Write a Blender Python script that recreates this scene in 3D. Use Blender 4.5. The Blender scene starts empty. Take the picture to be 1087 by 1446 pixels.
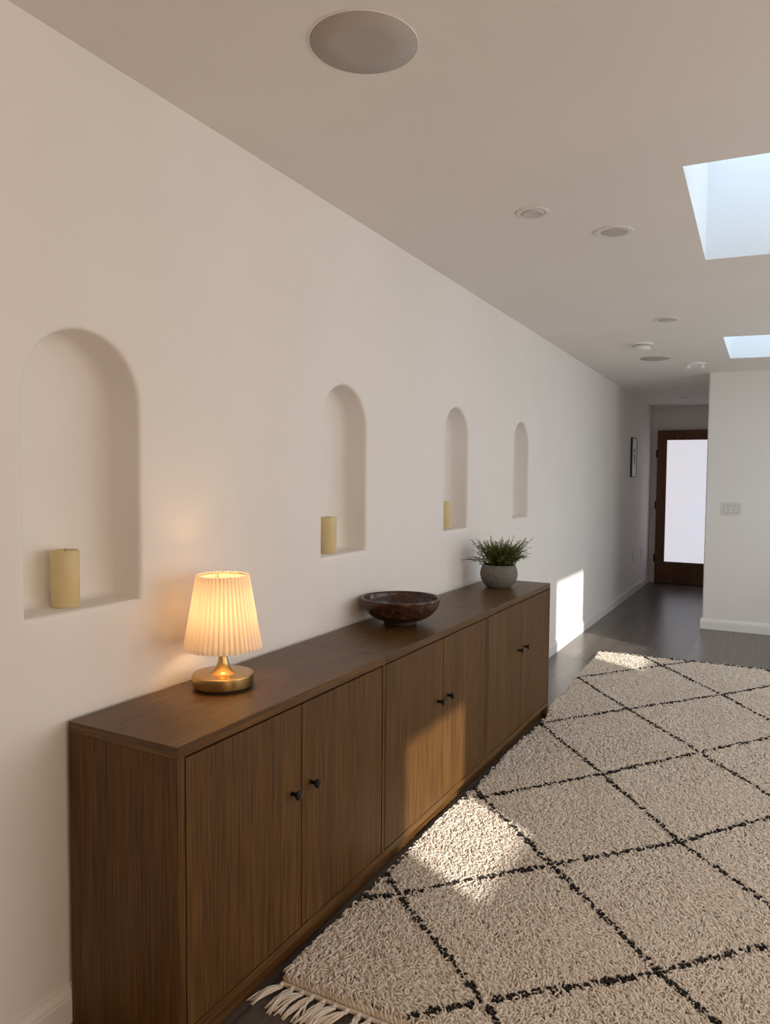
import bpy, bmesh, math, random
import numpy as np
from mathutils import Vector, Matrix

rnd = random.Random(7)
rng = np.random.default_rng(11)
scene = bpy.context.scene
COL = scene.collection
PI = math.pi

# ------------------------------------------------------------------ measures (metres)
CEIL_A, CEIL_B = -0.009996, -0.019064          # the ceiling falls slightly towards the hall
def ceil(x, y): return 2.44 + CEIL_A * x + CEIL_B * (y - 4)
X_RIGHT = 3.4                                   # right wall of the room
Y_BACK, Y_PART, Y_END = -1.6, 7.4863, 10.4
X_HALL = 0.937                                  # hall's right wall
TOP = 0.7928                                    # sideboard top
DEPTH = 0.3703

# ------------------------------------------------------------------ helpers
def tag(o, label=None, cat=None, group=None, kind=None):
    if label: o['label'] = label
    if cat: o['category'] = cat
    if group: o['group'] = group
    if kind: o['kind'] = kind
    return o

def empty(name, loc, rz=0):
    o = bpy.data.objects.new(name, None)
    o.empty_display_size = 0.05
    o.location = loc
    o.rotation_euler = (0, 0, rz)
    COL.objects.link(o)
    return o

class MB:
    """collects shapes into one mesh"""
    def __init__(self): self.v, self.f, self.m, self.s = [], [], [], []
    def add(self, verts, faces, mat=0, smooth=False):
        b = len(self.v)
        self.v += [tuple(v) for v in verts]
        for f in faces:
            self.f.append(tuple(i + b for i in f)); self.m.append(mat); self.s.append(smooth)
        return self
    def box(self, x0, x1, y0, y1, z0, z1, mat=0):
        v = [(x0,y0,z0),(x1,y0,z0),(x1,y1,z0),(x0,y1,z0),(x0,y0,z1),(x1,y0,z1),(x1,y1,z1),(x0,y1,z1)]
        return self.add(v, [(0,3,2,1),(4,5,6,7),(0,1,5,4),(1,2,6,5),(2,3,7,6),(3,0,4,7)], mat)
    def lathe(self, prof, n=48, c=(0,0,0), mat=0, smooth=True, cap=True):
        v, f = [], []
        for r, z in prof:
            for i in range(n):
                a = 2*PI*i/n
                v.append((c[0]+r*math.cos(a), c[1]+r*math.sin(a), c[2]+z))
        for k in range(len(prof)-1):
            for i in range(n):
                j = (i+1) % n
                f.append((k*n+i, k*n+j, (k+1)*n+j, (k+1)*n+i))
        if cap:
            if prof[0][0] > 1e-6: f.append(tuple(range(n))[::-1])
            if prof[-1][0] > 1e-6: f.append(tuple((len(prof)-1)*n+i for i in range(n)))
        return self.add(v, f, mat, smooth)
    def sweep(self, pts, rad, n=6, mat=0, cap=True):
        pts = [Vector(p) for p in pts]
        if not hasattr(rad, '__len__'): rad = [rad]*len(pts)
        v, f = [], []
        up = Vector((0.13, 0.31, 0.94)).normalized()
        for k, p in enumerate(pts):
            d = (pts[min(k+1, len(pts)-1)] - pts[max(k-1, 0)]).normalized()
            a = d.cross(up)
            if a.length < 1e-4: a = d.cross(Vector((1, 0, 0)))
            a.normalize(); b = d.cross(a)
            for i in range(n):
                t = 2*PI*i/n
                v.append(p + (a*math.cos(t) + b*math.sin(t))*rad[k])
        for k in range(len(pts)-1):
            for i in range(n):
                j = (i+1) % n
                f.append((k*n+i, (k+1)*n+i, (k+1)*n+j, k*n+j))
        if cap:
            f.append(tuple(range(n))); f.append(tuple((len(pts)-1)*n+i for i in range(n))[::-1])
        return self.add(v, f, mat, True)
    def build(self, name, mats, parent=None, bevel=0, seg=2, recalc=True, loc=None):
        me = bpy.data.meshes.new(name)
        me.from_pydata(self.v, [], self.f)
        me.polygons.foreach_set('material_index', self.m)
        me.polygons.foreach_set('use_smooth', self.s)
        if bevel or recalc:
            bm = bmesh.new(); bm.from_mesh(me)
            if bevel:
                bmesh.ops.bevel(bm, geom=list(bm.edges), offset=bevel, segments=seg, profile=0.5, affect='EDGES', clamp_overlap=True)
            if recalc: bmesh.ops.recalc_face_normals(bm, faces=list(bm.faces))
            bm.to_mesh(me); bm.free()
        for m in (mats if isinstance(mats, (list, tuple)) else [mats]): me.materials.append(m)
        me.update()
        o = bpy.data.objects.new(name, me)
        if loc is not None: o.location = loc
        COL.objects.link(o)
        if parent: o.parent = parent
        return o

def copy_tree(o, parent=None):
    c = o.copy(); COL.objects.link(c)
    if parent: c.parent = parent
    for ch in list(o.children): copy_tree(ch, c)
    return c

# ------------------------------------------------------------------ materials
def new_mat(name):
    m = bpy.data.materials.new(name); m.use_nodes = True
    nt = m.node_tree
    return m, nt, nt.nodes['Principled BSDF']

def ramp(nt, fac, stops):
    r = nt.nodes.new('ShaderNodeValToRGB')
    while len(r.color_ramp.elements) < len(stops): r.color_ramp.elements.new(0.5)
    for e, (p, c) in zip(r.color_ramp.elements, stops):
        e.position = p; e.color = (*c, 1)
    nt.links.new(fac, r.inputs['Fac'])
    return r

def pos_map(nt, scale, rot=(0,0,0), offset_random=False, obj=False):
    mp = nt.nodes.new('ShaderNodeMapping')
    if obj:
        tc = nt.nodes.new('ShaderNodeTexCoord'); src = tc.outputs['Object']
    else:
        g = nt.nodes.new('ShaderNodeNewGeometry'); src = g.outputs['Position']
    mp.inputs['Scale'].default_value = scale
    mp.inputs['Rotation'].default_value = rot
    if offset_random:
        oi = nt.nodes.new('ShaderNodeObjectInfo')
        ml = nt.nodes.new('ShaderNodeMath'); ml.operation = 'MULTIPLY'; ml.inputs[1].default_value = 37.0
        nt.links.new(oi.outputs['Random'], ml.inputs[0])
        ad = nt.nodes.new('ShaderNodeVectorMath'); ad.operation = 'ADD'
        nt.links.new(src, ad.inputs[0]); nt.links.new(ml.outputs[0], ad.inputs[1])
        src = ad.outputs[0]
    nt.links.new(src, mp.inputs['Vector'])
    return mp.outputs['Vector']

def noise(nt, vec, scale, detail=4, rough=0.55, dist=0.0):
    n = nt.nodes.new('ShaderNodeTexNoise')
    n.inputs['Scale'].default_value = scale; n.inputs['Detail'].default_value = detail
    n.inputs['Roughness'].default_value = rough; n.inputs['Distortion'].default_value = dist
    if vec is not None: nt.links.new(vec, n.inputs['Vector'])
    return n.outputs['Fac']

def bump(nt, b, height, strength, dist=0.01):
    n = nt.nodes.new('ShaderNodeBump')
    n.inputs['Strength'].default_value = strength; n.inputs['Distance'].default_value = dist
    nt.links.new(height, n.inputs['Height']); nt.links.new(n.outputs['Normal'], b.inputs['Normal'])

def plain(name, col, rough=0.5, metal=0.0, spec=None, grain=None):
    m, nt, b = new_mat(name)
    b.inputs['Base Color'].default_value = (*col, 1)
    b.inputs['Roughness'].default_value = rough
    b.inputs['Metallic'].default_value = metal
    if spec is not None: b.inputs['Specular IOR Level'].default_value = spec
    if grain:
        v = pos_map(nt, (1,1,1))
        f = noise(nt, v, grain, 3)
        lo = tuple(c*0.93 for c in col); hi = tuple(min(1, c*1.05) for c in col)
        r = ramp(nt, f, [(0.3, lo), (0.7, hi)])
        nt.links.new(r.outputs['Color'], b.inputs['Base Color'])
    return m

def plaster(name, col, bstr=0.12):
    m, nt, b = new_mat(name)
    v = pos_map(nt, (1,1,1))
    f = noise(nt, v, 1.7, 3)
    lo = tuple(c*0.985 for c in col); hi = tuple(min(1, c*1.015) for c in col)
    r = ramp(nt, f, [(0.35, lo), (0.65, hi)])
    nt.links.new(r.outputs['Color'], b.inputs['Base Color'])
    b.inputs['Roughness'].default_value = 0.85
    b.inputs['Specular IOR Level'].default_value = 0.25
    h = noise(nt, v, 5.0, 5, 0.6)
    bump(nt, b, h, bstr, 0.02)
    return m

def wood(name, axis, dark, mid, light, rough=0.45, fine=210, spec=0.4):
    """oak-like grain running along axis"""
    m, nt, b = new_mat(name)
    k = {'x': 0, 'y': 1, 'z': 2}[axis]
    s1 = [7.0]*3; s1[k] = 0.55
    s2 = [float(fine)]*3; s2[k] = 5.0
    s3 = [fine*0.36]*3; s3[k] = 1.3
    v1 = pos_map(nt, s1, offset_random=True); v2 = pos_map(nt, s2, offset_random=True); v3 = pos_map(nt, s3, offset_random=True)
    n1 = noise(nt, v1, 1.0, 3, 0.5, 0.6)          # broad tone
    n2 = noise(nt, v2, 1.0, 2, 0.6, 0.1)          # open pores
    n3 = noise(nt, v3, 1.0, 4, 0.6, 0.5)          # growth lines
    def mad(src, k_, add):
        q = nt.nodes.new('ShaderNodeMath'); q.operation = 'MULTIPLY_ADD'; q.inputs[1].default_value = k_
        nt.links.new(src, q.inputs[0])
        if isinstance(add, float): q.inputs[2].default_value = add
        else: nt.links.new(add, q.inputs[2])
        return q.outputs[0]
    tot = mad(n3, 0.46, mad(n2, 1.15, mad(n1, 0.34, -0.475)))
    r = ramp(nt, tot, [(0.18, dark), (0.5, mid), (0.86, light)])
    nt.links.new(r.outputs['Color'], b.inputs['Base Color'])
    b.inputs['Roughness'].default_value = rough
    b.inputs['Specular IOR Level'].default_value = spec
    bump(nt, b, n2, 0.12, 0.002)
    return m

WALL = plaster('white_plaster', (0.80, 0.775, 0.745))
CEILM = plaster('ceiling_paint', (0.82, 0.785, 0.745), 0.06)
TRIM = plain('trim_paint', (0.80, 0.78, 0.75), 0.4)
WD, WM, WL = (0.036, 0.0150, 0.0030), (0.095, 0.0435, 0.0098), (0.160, 0.080, 0.0220)
OAK_Z = wood('brown_oak_upright', 'z', WD, WM, WL, rough=0.5, spec=0.28)
OAK_Y = wood('brown_oak_lengthwise', 'y', WD, WM, WL, rough=0.38, spec=0.35)
OAK_X = wood('brown_oak_depthwise', 'x', WD, WM, WL)
BLACK = plain('black_metal', (0.012, 0.011, 0.010), 0.35, 0.6)
BRASS = plain('brushed_brass', (0.50, 0.335, 0.14), 0.24, 1.0)
FELT = plain('dark_felt', (0.015, 0.012, 0.01), 0.9)
WHITE = plain('white_plastic', (0.80, 0.78, 0.75), 0.4)
GRILLE = None

def floor_mat():
    m, nt, b = new_mat('dark_oak_planks')
    v = pos_map(nt, (1,1,1), rot=(0,0,PI/2))
    br = nt.nodes.new('ShaderNodeTexBrick')
    br.offset = 0.37; br.inputs['Scale'].default_value = 1.0
    br.inputs['Brick Width'].default_value = 1.9; br.inputs['Row Height'].default_value = 0.19
    br.inputs['Mortar Size'].default_value = 0.0016; br.inputs['Mortar Smooth'].default_value = 0.2
    br.inputs['Color1'].default_value = (0.080, 0.066, 0.055, 1); br.inputs['Color2'].default_value = (0.140, 0.118, 0.100, 1)
    br.inputs['Mortar'].default_value = (0.018, 0.014, 0.012, 1)
    nt.links.new(v, br.inputs['Vector'])
    v2 = pos_map(nt, (40, 1.6, 40))
    n = noise(nt, v2, 1.0, 5, 0.65, 0.4)
    r = ramp(nt, n, [(0.3, (0.62, 0.62, 0.62)), (0.7, (1.2, 1.17, 1.14))])
    mix = nt.nodes.new('ShaderNodeMix'); mix.data_type = 'RGBA'; mix.blend_type = 'MULTIPLY'
    mix.inputs[0].default_value = 1.0
    nt.links.new(br.outputs['Color'], mix.inputs[6]); nt.links.new(r.outputs['Color'], mix.inputs[7])
    nt.links.new(mix.outputs[2], b.inputs['Base Color'])
    b.inputs['Roughness'].default_value = 0.30
    b.inputs['Specular IOR Level'].default_value = 0.4
    bump(nt, b, n, 0.1, 0.002)
    return m
FLOORM = floor_mat()

# ------------------------------------------------------------------ setting: floor, ceiling, walls
def quad_obj(name, quads, mat, parent=None):
    mb = MB()
    for q in quads: mb.add(q, [tuple(range(len(q)))])
    return mb.build(name, mat, parent, recalc=False)

# floor slab
fl = MB().box(-0.25, X_RIGHT+0.15, Y_BACK-0.15, Y_END+0.15, -0.12, 0.0).build('floor', FLOORM)
tag(fl, 'dark grey brown wood plank floor under the shaggy rug', 'floor', kind='structure')

# ceiling with two skylight openings
S1 = [(1.2586, 2.7076), (2.34, 2.73), (2.31, 3.89), (1.2283, 3.833)]
S2 = [(1.1693, 5.7886), (2.24, 5.86), (2.22, 6.82), (1.1571, 6.7313)]
xa, xb = -0.2, X_RIGHT + 0.1
def cpt(x, y): return (x, y, ceil(x, y))
cq = []
def band(ya_l, ya_r, yb_l, yb_r): cq.append([cpt(xa, ya_l), cpt(xb, ya_r), cpt(xb, yb_r), cpt(xa, yb_l)])
band(Y_BACK-0.1, Y_BACK-0.1, 2.0, 2.0)
prev = 2.0
for S, nxt in ((S1, 5.0), (S2, Y_END+0.1)):
    a, b_, c, d = S
    cq.append([cpt(xa, prev), cpt(xb, prev), cpt(*b_), cpt(*a)])
    cq.append([cpt(xb, prev), cpt(xb, nxt), cpt(*c), cpt(*b_)])
    cq.append([cpt(xb, nxt), cpt(xa, nxt), cpt(*d), cpt(*c)])
    cq.append([cpt(xa, nxt), cpt(xa, prev), cpt(*a), cpt(*d)])
    prev = nxt
ce = quad_obj('ceiling', [q[::-1] for q in cq], CEILM)
tag(ce, 'smooth off white ceiling with two skylight openings', 'ceiling', kind='structure')

SHAFT = plain('shaft_paint', (0.70, 0.71, 0.72), 0.7)
def pane_mat():
    m = bpy.data.materials.new('clear_glass'); m.use_nodes = True
    nt = m.node_tree; nt.nodes.clear()
    out = nt.nodes.new('ShaderNodeOutputMaterial')
    tr = nt.nodes.new('ShaderNodeBsdfTransparent'); gl = nt.nodes.new('ShaderNodeBsdfGlossy')
    gl.inputs['Roughness'].default_value = 0.02
    mx = nt.nodes.new('ShaderNodeMixShader'); mx.inputs[0].default_value = 0.05
    nt.links.new(tr.outputs[0], mx.inputs[1]); nt.links.new(gl.outputs[0], mx.inputs[2]); nt.links.new(mx.outputs[0], out.inputs[0])
    return m
GLASS = pane_mat()
SH = 1.05
for i, S in enumerate((S1, S2)):
    e = empty('window_%d' % (i+3), (0, 0, 0))
    tag(e, ('nearer skylight opening with a tall white shaft' if i == 0 else 'farther skylight opening before the partition wall'), 'skylight', 'skylights', 'structure')
    low = [cpt(*q) for q in S]; high = [(x, y, z+SH) for x, y, z in low]
    sh = quad_obj('window_shaft', [[low[k], low[(k+1) % 4], high[(k+1) % 4], high[k]] for k in range(4)], SHAFT, e)
    mb = MB()
    for k in range(4):
        p, q = Vector(high[k]), Vector(high[(k+1) % 4])
        mid = sum((Vector(h) for h in high), Vector())/4
        pi_, qi = p.lerp(mid, 0.07), q.lerp(mid, 0.07)
        up = Vector((0, 0, 0.05))
        mb.add([p, q, qi, pi_, p+up, q+up, qi+up, pi_+up], [(0,1,2,3),(4,7,6,5),(0,4,5,1),(3,2,6,7)])
    mb.build('window_frame', TRIM, e)
    quad_obj('window_pane', [[(x, y, z+0.03) for x, y, z in high]], GLASS, e)

# left wall with four arched niches
NICHES = [(1.1606, 0.3604, 1.0664, 1.7857, 0.130), (2.4557, 0.3468, 1.0912, 1.7798, 0.122),
          (3.6409, 0.3260, 1.1175, 1.7825, 0.122), (4.7698, 0.3250, 1.1272, 1.7741, 0.115)]
NM = 0.06                      # margin of plain wall around each arch, part of the niche mesh
wq = []
def wall_rect(y0, y1, z0, z1, top=False):
    n = max(1, int((y1-y0)/0.8))
    for k in range(n):
        a, b_ = y0+(y1-y0)*k/n, y0+(y1-y0)*(k+1)/n
        za, zb = (ceil(0, a)+0.02, ceil(0, b_)+0.02) if top else (z1, z1)
        wq.append([(0, a, z0), (0, b_, z0), (0, b_, zb), (0, a, za)])
yprev = Y_BACK
for (n0, w, zb, zt, dp) in NICHES:
    a, b_ = n0-NM, n0+w+NM
    wall_rect(yprev, a, 0, 0, True)
    wall_rect(a, b_, 0, zb-NM); wall_rect(a, b_, zt+NM, 0, True)
    yprev = b_
wall_rect(yprev, Y_END, 0, 0, True)
wl = quad_obj('wall_left', wq, WALL)
tag(wl, 'long white plaster wall with four arched niches', 'wall', kind='structure')

def niche_mesh(n0, w, zb, zt, dp):
    R = w/2; zs = zt-R; cy = n0+R
    # closed outline (y,z) counter-clockwise seen from the room, starting bottom-left
    pts = []
    nb = 14
    for k in range(nb): pts.append((n0+w*k/nb, zb))                       # sill
    ns = 14
    for k in range(ns): pts.append((n0+w, zb+(zs-zb)*k/ns))
    na = 40
    for k in range(na): pts.append((cy+R*math.cos(PI*k/na), zs+R*math.sin(PI*k/na)))
    for k in range(ns): pts.append((n0, zs-(zs-zb)*k/ns))
    N = len(pts)
    # inward normals per point
    nor = []
    for k in range(N):
        y, z = pts[k]
        if k == 0: nn = (1, 1)
        elif k < nb: nn = (0, 1)
        elif k == nb: nn = (-1, 1)
        elif k < nb+ns: nn = (-1, 0)
        elif k < nb+ns+na:
            t = PI*(k-nb-ns)/na; nn = (-math.cos(t), -math.sin(t))
        else: nn = (1, 0)
        nor.append(nn)
    rings = []
    # outer rectangle: each point pushed to the rectangle border
    y0, y1, z0, z1 = n0-NM, n0+w+NM, zb-NM, zt+NM
    outer = []
    for k in range(N):
        y, z = pts[k]; ny, nz = -nor[k][0], -nor[k][1]
        ts = []
        if ny > 1e-6: ts.append((y1-y)/ny)
        if ny < -1e-6: ts.append((y0-y)/ny)
        if nz > 1e-6: ts.append((z1-z)/nz)
        if nz < -1e-6: ts.append((z0-z)/nz)
        t = min(ts)
        outer.append((y+ny*t, z+nz*t))
    # snap nearest outline points to the two top corners so the rectangle is closed
    for cyy, czz in ((y1, z1), (y0, z1)):
        k = min(range(N), key=lambda i: (outer[i][0]-cyy)**2+(outer[i][1]-czz)**2)
        outer[k] = (cyy, czz)
    rings.append([(0.0, y, z) for y, z in outer])
    r = 0.014
    def off(d, x): return [(x, pts[k][0]+nor[k][0]*d, pts[k][1]+nor[k][1]*d) for k in range(N)]
    for t in range(0, 6):
        a = (PI/2)*t/5
        rings.append(off(-r*(1-math.sin(a)), -r*(1-math.cos(a))))
    r2 = 0.03
    def off(d, x):
        out = []
        for k in range(N):
            y, z = pts[k][0]+nor[k][0]*d, pts[k][1]+nor[k][1]*d
            out.append((x, min(max(y, n0+d), n0+w-d), max(z, zb+d)))
        return out
    rings.append(off(0.0, -dp*0.5))
    for t in range(0, 6):
        a = (PI/2)*t/5
        rings.append(off(r2*(1-math.cos(a)), -(dp-r2)-r2*math.sin(a)))
    v = [p for rg in rings for p in rg]; f = []
    for q in range(len(rings)-1):
        for k in range(N):
            j = (k+1) % N
            f.append((q*N+k, q*N+j, (q+1)*N+j, (q+1)*N+k))
    last = (len(rings)-1)*N
    f.append(tuple(last+k for k in range(N)))
    mb = MB(); mb.add(v, f, 0, True)
    mb.s[-1] = False
    return mb
for spec in NICHES:
    o = niche_mesh(*spec).build('arched_niche', WALL, wl, recalc=False)
    me = o.data
    # flat plain margin must keep flat shading
    for pl in me.polygons:
        if all(abs(me.vertices[i].co.x) < 1e-6 for i in pl.vertices): pl.use_smooth = False
    me.set_sharp_from_angle(angle=math.radians(50))

# other walls
tag(quad_obj('wall_end', [[(-0.1, Y_END, 0), (X_HALL+0.1, Y_END, 0), (X_HALL+0.1, Y_END, 2.5), (-0.1, Y_END, 2.5)]], WALL),
    'white wall around the front door at the end of the hall', 'wall', kind='structure')
# partition block (its room face and its hall face meet in a bull-nosed corner)
mb = MB()
prof = [(X_RIGHT+0.1, Y_PART)]
rr = 0.015
for t in range(7):
    a = (PI/2)*t/6
    prof.append((X_HALL+rr-rr*math.sin(a), Y_PART+rr-rr*math.cos(a)))
prof.append((X_HALL, Y_END))
v = []
for x, y in prof: v += [(x, y, 0), (x, y, ceil(x, y)+0.03)]
mb.add(v, [(2*k, 2*k+1, 2*k+3, 2*k+2) for k in range(len(prof)-1)], 0, False)
wp = mb.build('wall_partition', WALL, recalc=False)
tag(wp, 'white wall right of the hall carrying the switch plate', 'wall', kind='structure')

# right wall with two window openings; back wall
def wall_with_holes(name, axis, at, lo, hi, holes, ztop, label):
    cuts_u = sorted({lo, hi, *[h[0] for h in holes], *[h[1] for h in holes]})
    cuts_z = sorted({0.0, ztop, *[h[2] for h in holes], *[h[3] for h in holes]})
    qs = []
    for a, b_ in zip(cuts_u, cuts_u[1:]):
        for c, d in zip(cuts_z, cuts_z[1:]):
            um, zm = (a+b_)/2, (c+d)/2
            if any(h[0] < um < h[1] and h[2] < zm < h[3] for h in holes): continue
            if axis == 'x': qs.append([(at, a, c), (at, a, d), (at, b_, d), (at, b_, c)])
            else: qs.append([(a, at, c), (b_, at, c), (b_, at, d), (a, at, d)])
    o = quad_obj(name, qs, WALL)
    return tag(o, label, 'wall', kind='structure')
W1 = (0.745, 1.335, 1.345, 1.955)
W2 = (4.00, 4.91, 1.36, 2.275)
WG = (-1.2, 0.35, 0.05, 2.1)
wall_with_holes('wall_right', 'x', X_RIGHT, Y_BACK, Y_PART+0.05, [W1, W2], 2.62, 'white wall with two small windows opposite the niches')
wall_with_holes('wall_back', 'y', Y_BACK, -0.1, X_RIGHT+0.1, [], 2.7, 'plain white wall at the near end of the room')
for i, W in enumerate((W1, W2)):
    e = empty('window_%d' % (i+1), (X_RIGHT, (W[0]+W[1])/2, W[2]))
    tag(e, 'small window in the wall opposite the niches', 'window', 'side windows', 'structure')
    mb = MB(); t = 0.012; ly, hy, hz = W[0]-e.location.y, W[1]-e.location.y, W[3]-W[2]
    mb.box(0, 0.03, ly-0.05, ly+t, -0.05, hz+0.05); mb.box(0, 0.03, hy-t, hy+0.05, -0.05, hz+0.05)
    mb.box(0, 0.03, ly+t, hy-t, -0.05, t); mb.box(0, 0.03, ly+t, hy-t, hz-t, hz+0.05)
    mb.build('window_frame', TRIM, e)
    quad_obj('window_pane', [[(0.02, ly, 0), (0.02, hy, 0), (0.02, hy, hz), (0.02, ly, hz)]], GLASS, e)

# baseboards with an ogee top
BB = [(0.0, 0.0), (0.014, 0.0), (0.014, 0.066), (0.0125, 0.069), (0.0125, 0.071), (0.0115, 0.078), (0.008, 0.086), (0.0055, 0.092), (0.0045, 0.099), (0.0, 0.099)]
def baseboard(name, p, q, nrm, label):
    p, q, nrm = Vector(p), Vector(q), Vector(nrm)
    v = []
    for pt in (p, q):
        for d, z in BB: v.append(pt + nrm*d + Vector((0, 0, z)))
    n = len(BB)
    mb = MB(); mb.add(v, [(k, k+1, n+k+1, n+k) for k in range(n-1)] + [tuple(range(n)), tuple(range(n, 2*n))[::-1]])
    return tag(mb.build(name, TRIM), label, 'baseboard', kind='structure')
baseboard('baseboard_left', (0, Y_BACK, 0), (0, Y_END, 0), (1, 0, 0), 'white moulded baseboard along the niche wall and hall')
baseboard('baseboard_right', (X_HALL-0.014, Y_PART, 0), (X_RIGHT, Y_PART, 0), (0, -1, 0), 'white moulded baseboard under the switch plate wall')
baseboard('baseboard_hall', (X_HALL, Y_PART+0.001, 0), (X_HALL, Y_END, 0), (-1, 0, 0), 'white moulded baseboard on the hidden hall side')
baseboard('baseboard_end', (0.014, Y_END, 0), (0.08, Y_END, 0), (0, -1, 0), 'short white baseboard piece left of the front door')

# ------------------------------------------------------------------ front door
DWOOD = wood('dark_door_wood', 'z', (0.060, 0.022, 0.009), (0.115, 0.043, 0.018), (0.18, 0.075, 0.033), 0.45, 120)
m, nt, b = new_mat('frosted_lit_pane')
b.inputs['Base Color'].default_value = (0.55, 0.55, 0.58, 1); b.inputs['Roughness'].default_value = 0.6
v = pos_map(nt, (3, 3, 0.9))
r = ramp(nt, noise(nt, v, 1.3, 2), [(0.3, (0.80, 0.77, 0.82)), (0.7, (0.77, 0.79, 0.89))])
nt.links.new(r.outputs['Color'], b.inputs['Emission Color']); b.inputs['Emission Strength'].default_value = 0.64
FROST = m
door = empty('door_1', (0.083, Y_END-0.03, 0))
tag(door, 'brown wooden front door with one tall frosted pane', 'door', kind='structure')
DW, DH = 0.86, 2.006
mb = MB(); y0, y1 = -0.022, 0.022
mb.box(0, 0.108, y0, y1, 0.008, DH); mb.box(DW-0.108, DW, y0, y1, 0.008, DH)
mb.box(0.108, DW-0.108, y0, y1, DH-0.118, DH); mb.box(0.108, DW-0.108, y0, y1, 0.008, 0.279)
mb.build('door_frame', DWOOD, door, bevel=0.003)
mb = MB()
for (a, b_, c, d) in ((0.1085, 0.118, 0.28, DH-0.1185), (DW-0.118, DW-0.1085, 0.28, DH-0.1185)): mb.box(a, b_, y0+0.004, y1, c, d)
mb.box(0.1185, DW-0.1185, y0+0.004, y1, 0.28, 0.289); mb.box(0.1185, DW-0.1185, y0+0.004, y1, DH-0.128, DH-0.1185)
mb.build('glazing_bead', DWOOD, door)
MB().box(0.112, DW-0.112, -0.004, 0.004, 0.283, DH-0.122).build('frosted_pane', FROST, door)
for z in (0.33, 1.03, 1.70):
    MB().lathe([(0.0, z-0.05), (0.009, z-0.05), (0.009, z+0.05), (0.0, z+0.05)], 14, (-0.006, -0.026, 0)).build('hinge', BLACK, door)

# ------------------------------------------------------------------ sideboards
YAW = -math.radians(0.311)
ORI = Vector((0.0167, 1.2602, 0))
M_CAB = Matrix.Translation(ORI) @ Matrix.Rotation(YAW, 4, 'Z')
def cab(u, v, z=0): return M_CAB @ Vector((u, v, z))

def knob(parent, v, z):
    prof = [(0.0065, 0.0), (0.0065, 0.001), (0.0055, 0.003), (0.0052, 0.012), (0.0065, 0.016), (0.0125, 0.021), (0.0138, 0.0245), (0.0135, 0.027), (0.0105, 0.0288), (0.0, 0.0292)]
    mb = MB(); mb.lathe(prof, 28)
    R = Matrix.Rotation(PI/2, 4, 'Y')
    mb.v = [tuple(R @ Vector(p) + Vector((DEPTH, v, z))) for p in mb.v]
    return mb.build('knob', BLACK, parent)

Z_B, Z_D0, Z_D1 = 0.072, 0.102, 0.7590
def sideboard(v0, v1, doors, left_t, left_full, label, last=False):
    root = empty('sideboard', cab(0, v0), YAW)
    tag(root, label, 'sideboard', 'sideboards in a row along the niche wall')
    w = v1-v0; e = 0.0004
    # parts are modelled in the unit's own axes: u depth, v length
    tp = MB().box(0, DEPTH, e, w-e, Z_D1+0.0052, TOP).build('top', [OAK_Y, OAK_X], root, bevel=0.0012)
    for pl in tp.data.polygons:
        if abs(pl.normal.y) > 0.9: pl.material_index = 1
    fr = DEPTH if left_full else DEPTH-0.021
    MB().box(0, fr, e, left_t, 0 if left_full else Z_D0-0.0025, Z_D1+0.0047).build('side_panel', OAK_Z, root, bevel=0.001)
    MB().box(0, DEPTH, w-0.0185, w-e, 0 if last else Z_D0-0.0025, Z_D1+0.0047).build('side_panel', OAK_Z, root, bevel=0.001)
    bl = left_t+e if left_full else e; br_ = w-0.019 if last else w-e
    MB().box(0.0, DEPTH, bl, br_, Z_B, Z_D0-0.004).build('bottom_panel', OAK_Y, root, bevel=0.001)
    MB().box(DEPTH-0.052, DEPTH-0.036, bl, br_, 0, Z_B-0.0005).build('plinth', OAK_Y, root)
    MB().box(0.0, 0.010, left_t+e, w-0.019, Z_D0, Z_D1).build('back_panel', OAK_Z, root)
    for k, (a, b_) in enumerate(doors):
        d = MB().box(DEPTH-0.020, DEPTH-0.0005, a-v0, b_-v0, Z_D0, Z_D1).build('door', OAK_Z, root, bevel=0.0008)
        knob(d, (b_-v0-0.047) if k == 0 else (a-v0+0.044), 0.515)
    return root
sideboard(0.0, 1.0, [(0.0285, 0.4945), (0.4992, 0.9765)], 0.024, True, 'brown oak two door sideboard with the lit pleated lamp on top')
sideboard(1.0, 1.9995, [(1.0045, 1.4877), (1.4923, 1.9765)], 0.018, False, 'middle brown oak sideboard under the dark bowl, sun on its doors')
sideboard(1.9995, 3.003, [(2.004, 2.4882), (2.4928, 2.9805)], 0.018, False, 'brown oak sideboard under the potted plant, farthest of the row', last=True)

# ------------------------------------------------------------------ table lamp
m = bpy.data.materials.new('pleated_fabric'); m.use_nodes = True
nt = m.node_tree; nt.nodes.clear()
out = nt.nodes.new('ShaderNodeOutputMaterial')
df = nt.nodes.new('ShaderNodeBsdfDiffuse'); df.inputs['Color'].default_value = (0.88, 0.80, 0.66, 1)
tl = nt.nodes.new('ShaderNodeBsdfTranslucent'); tl.inputs['Color'].default_value = (0.95, 0.82, 0.60, 1)
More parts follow.
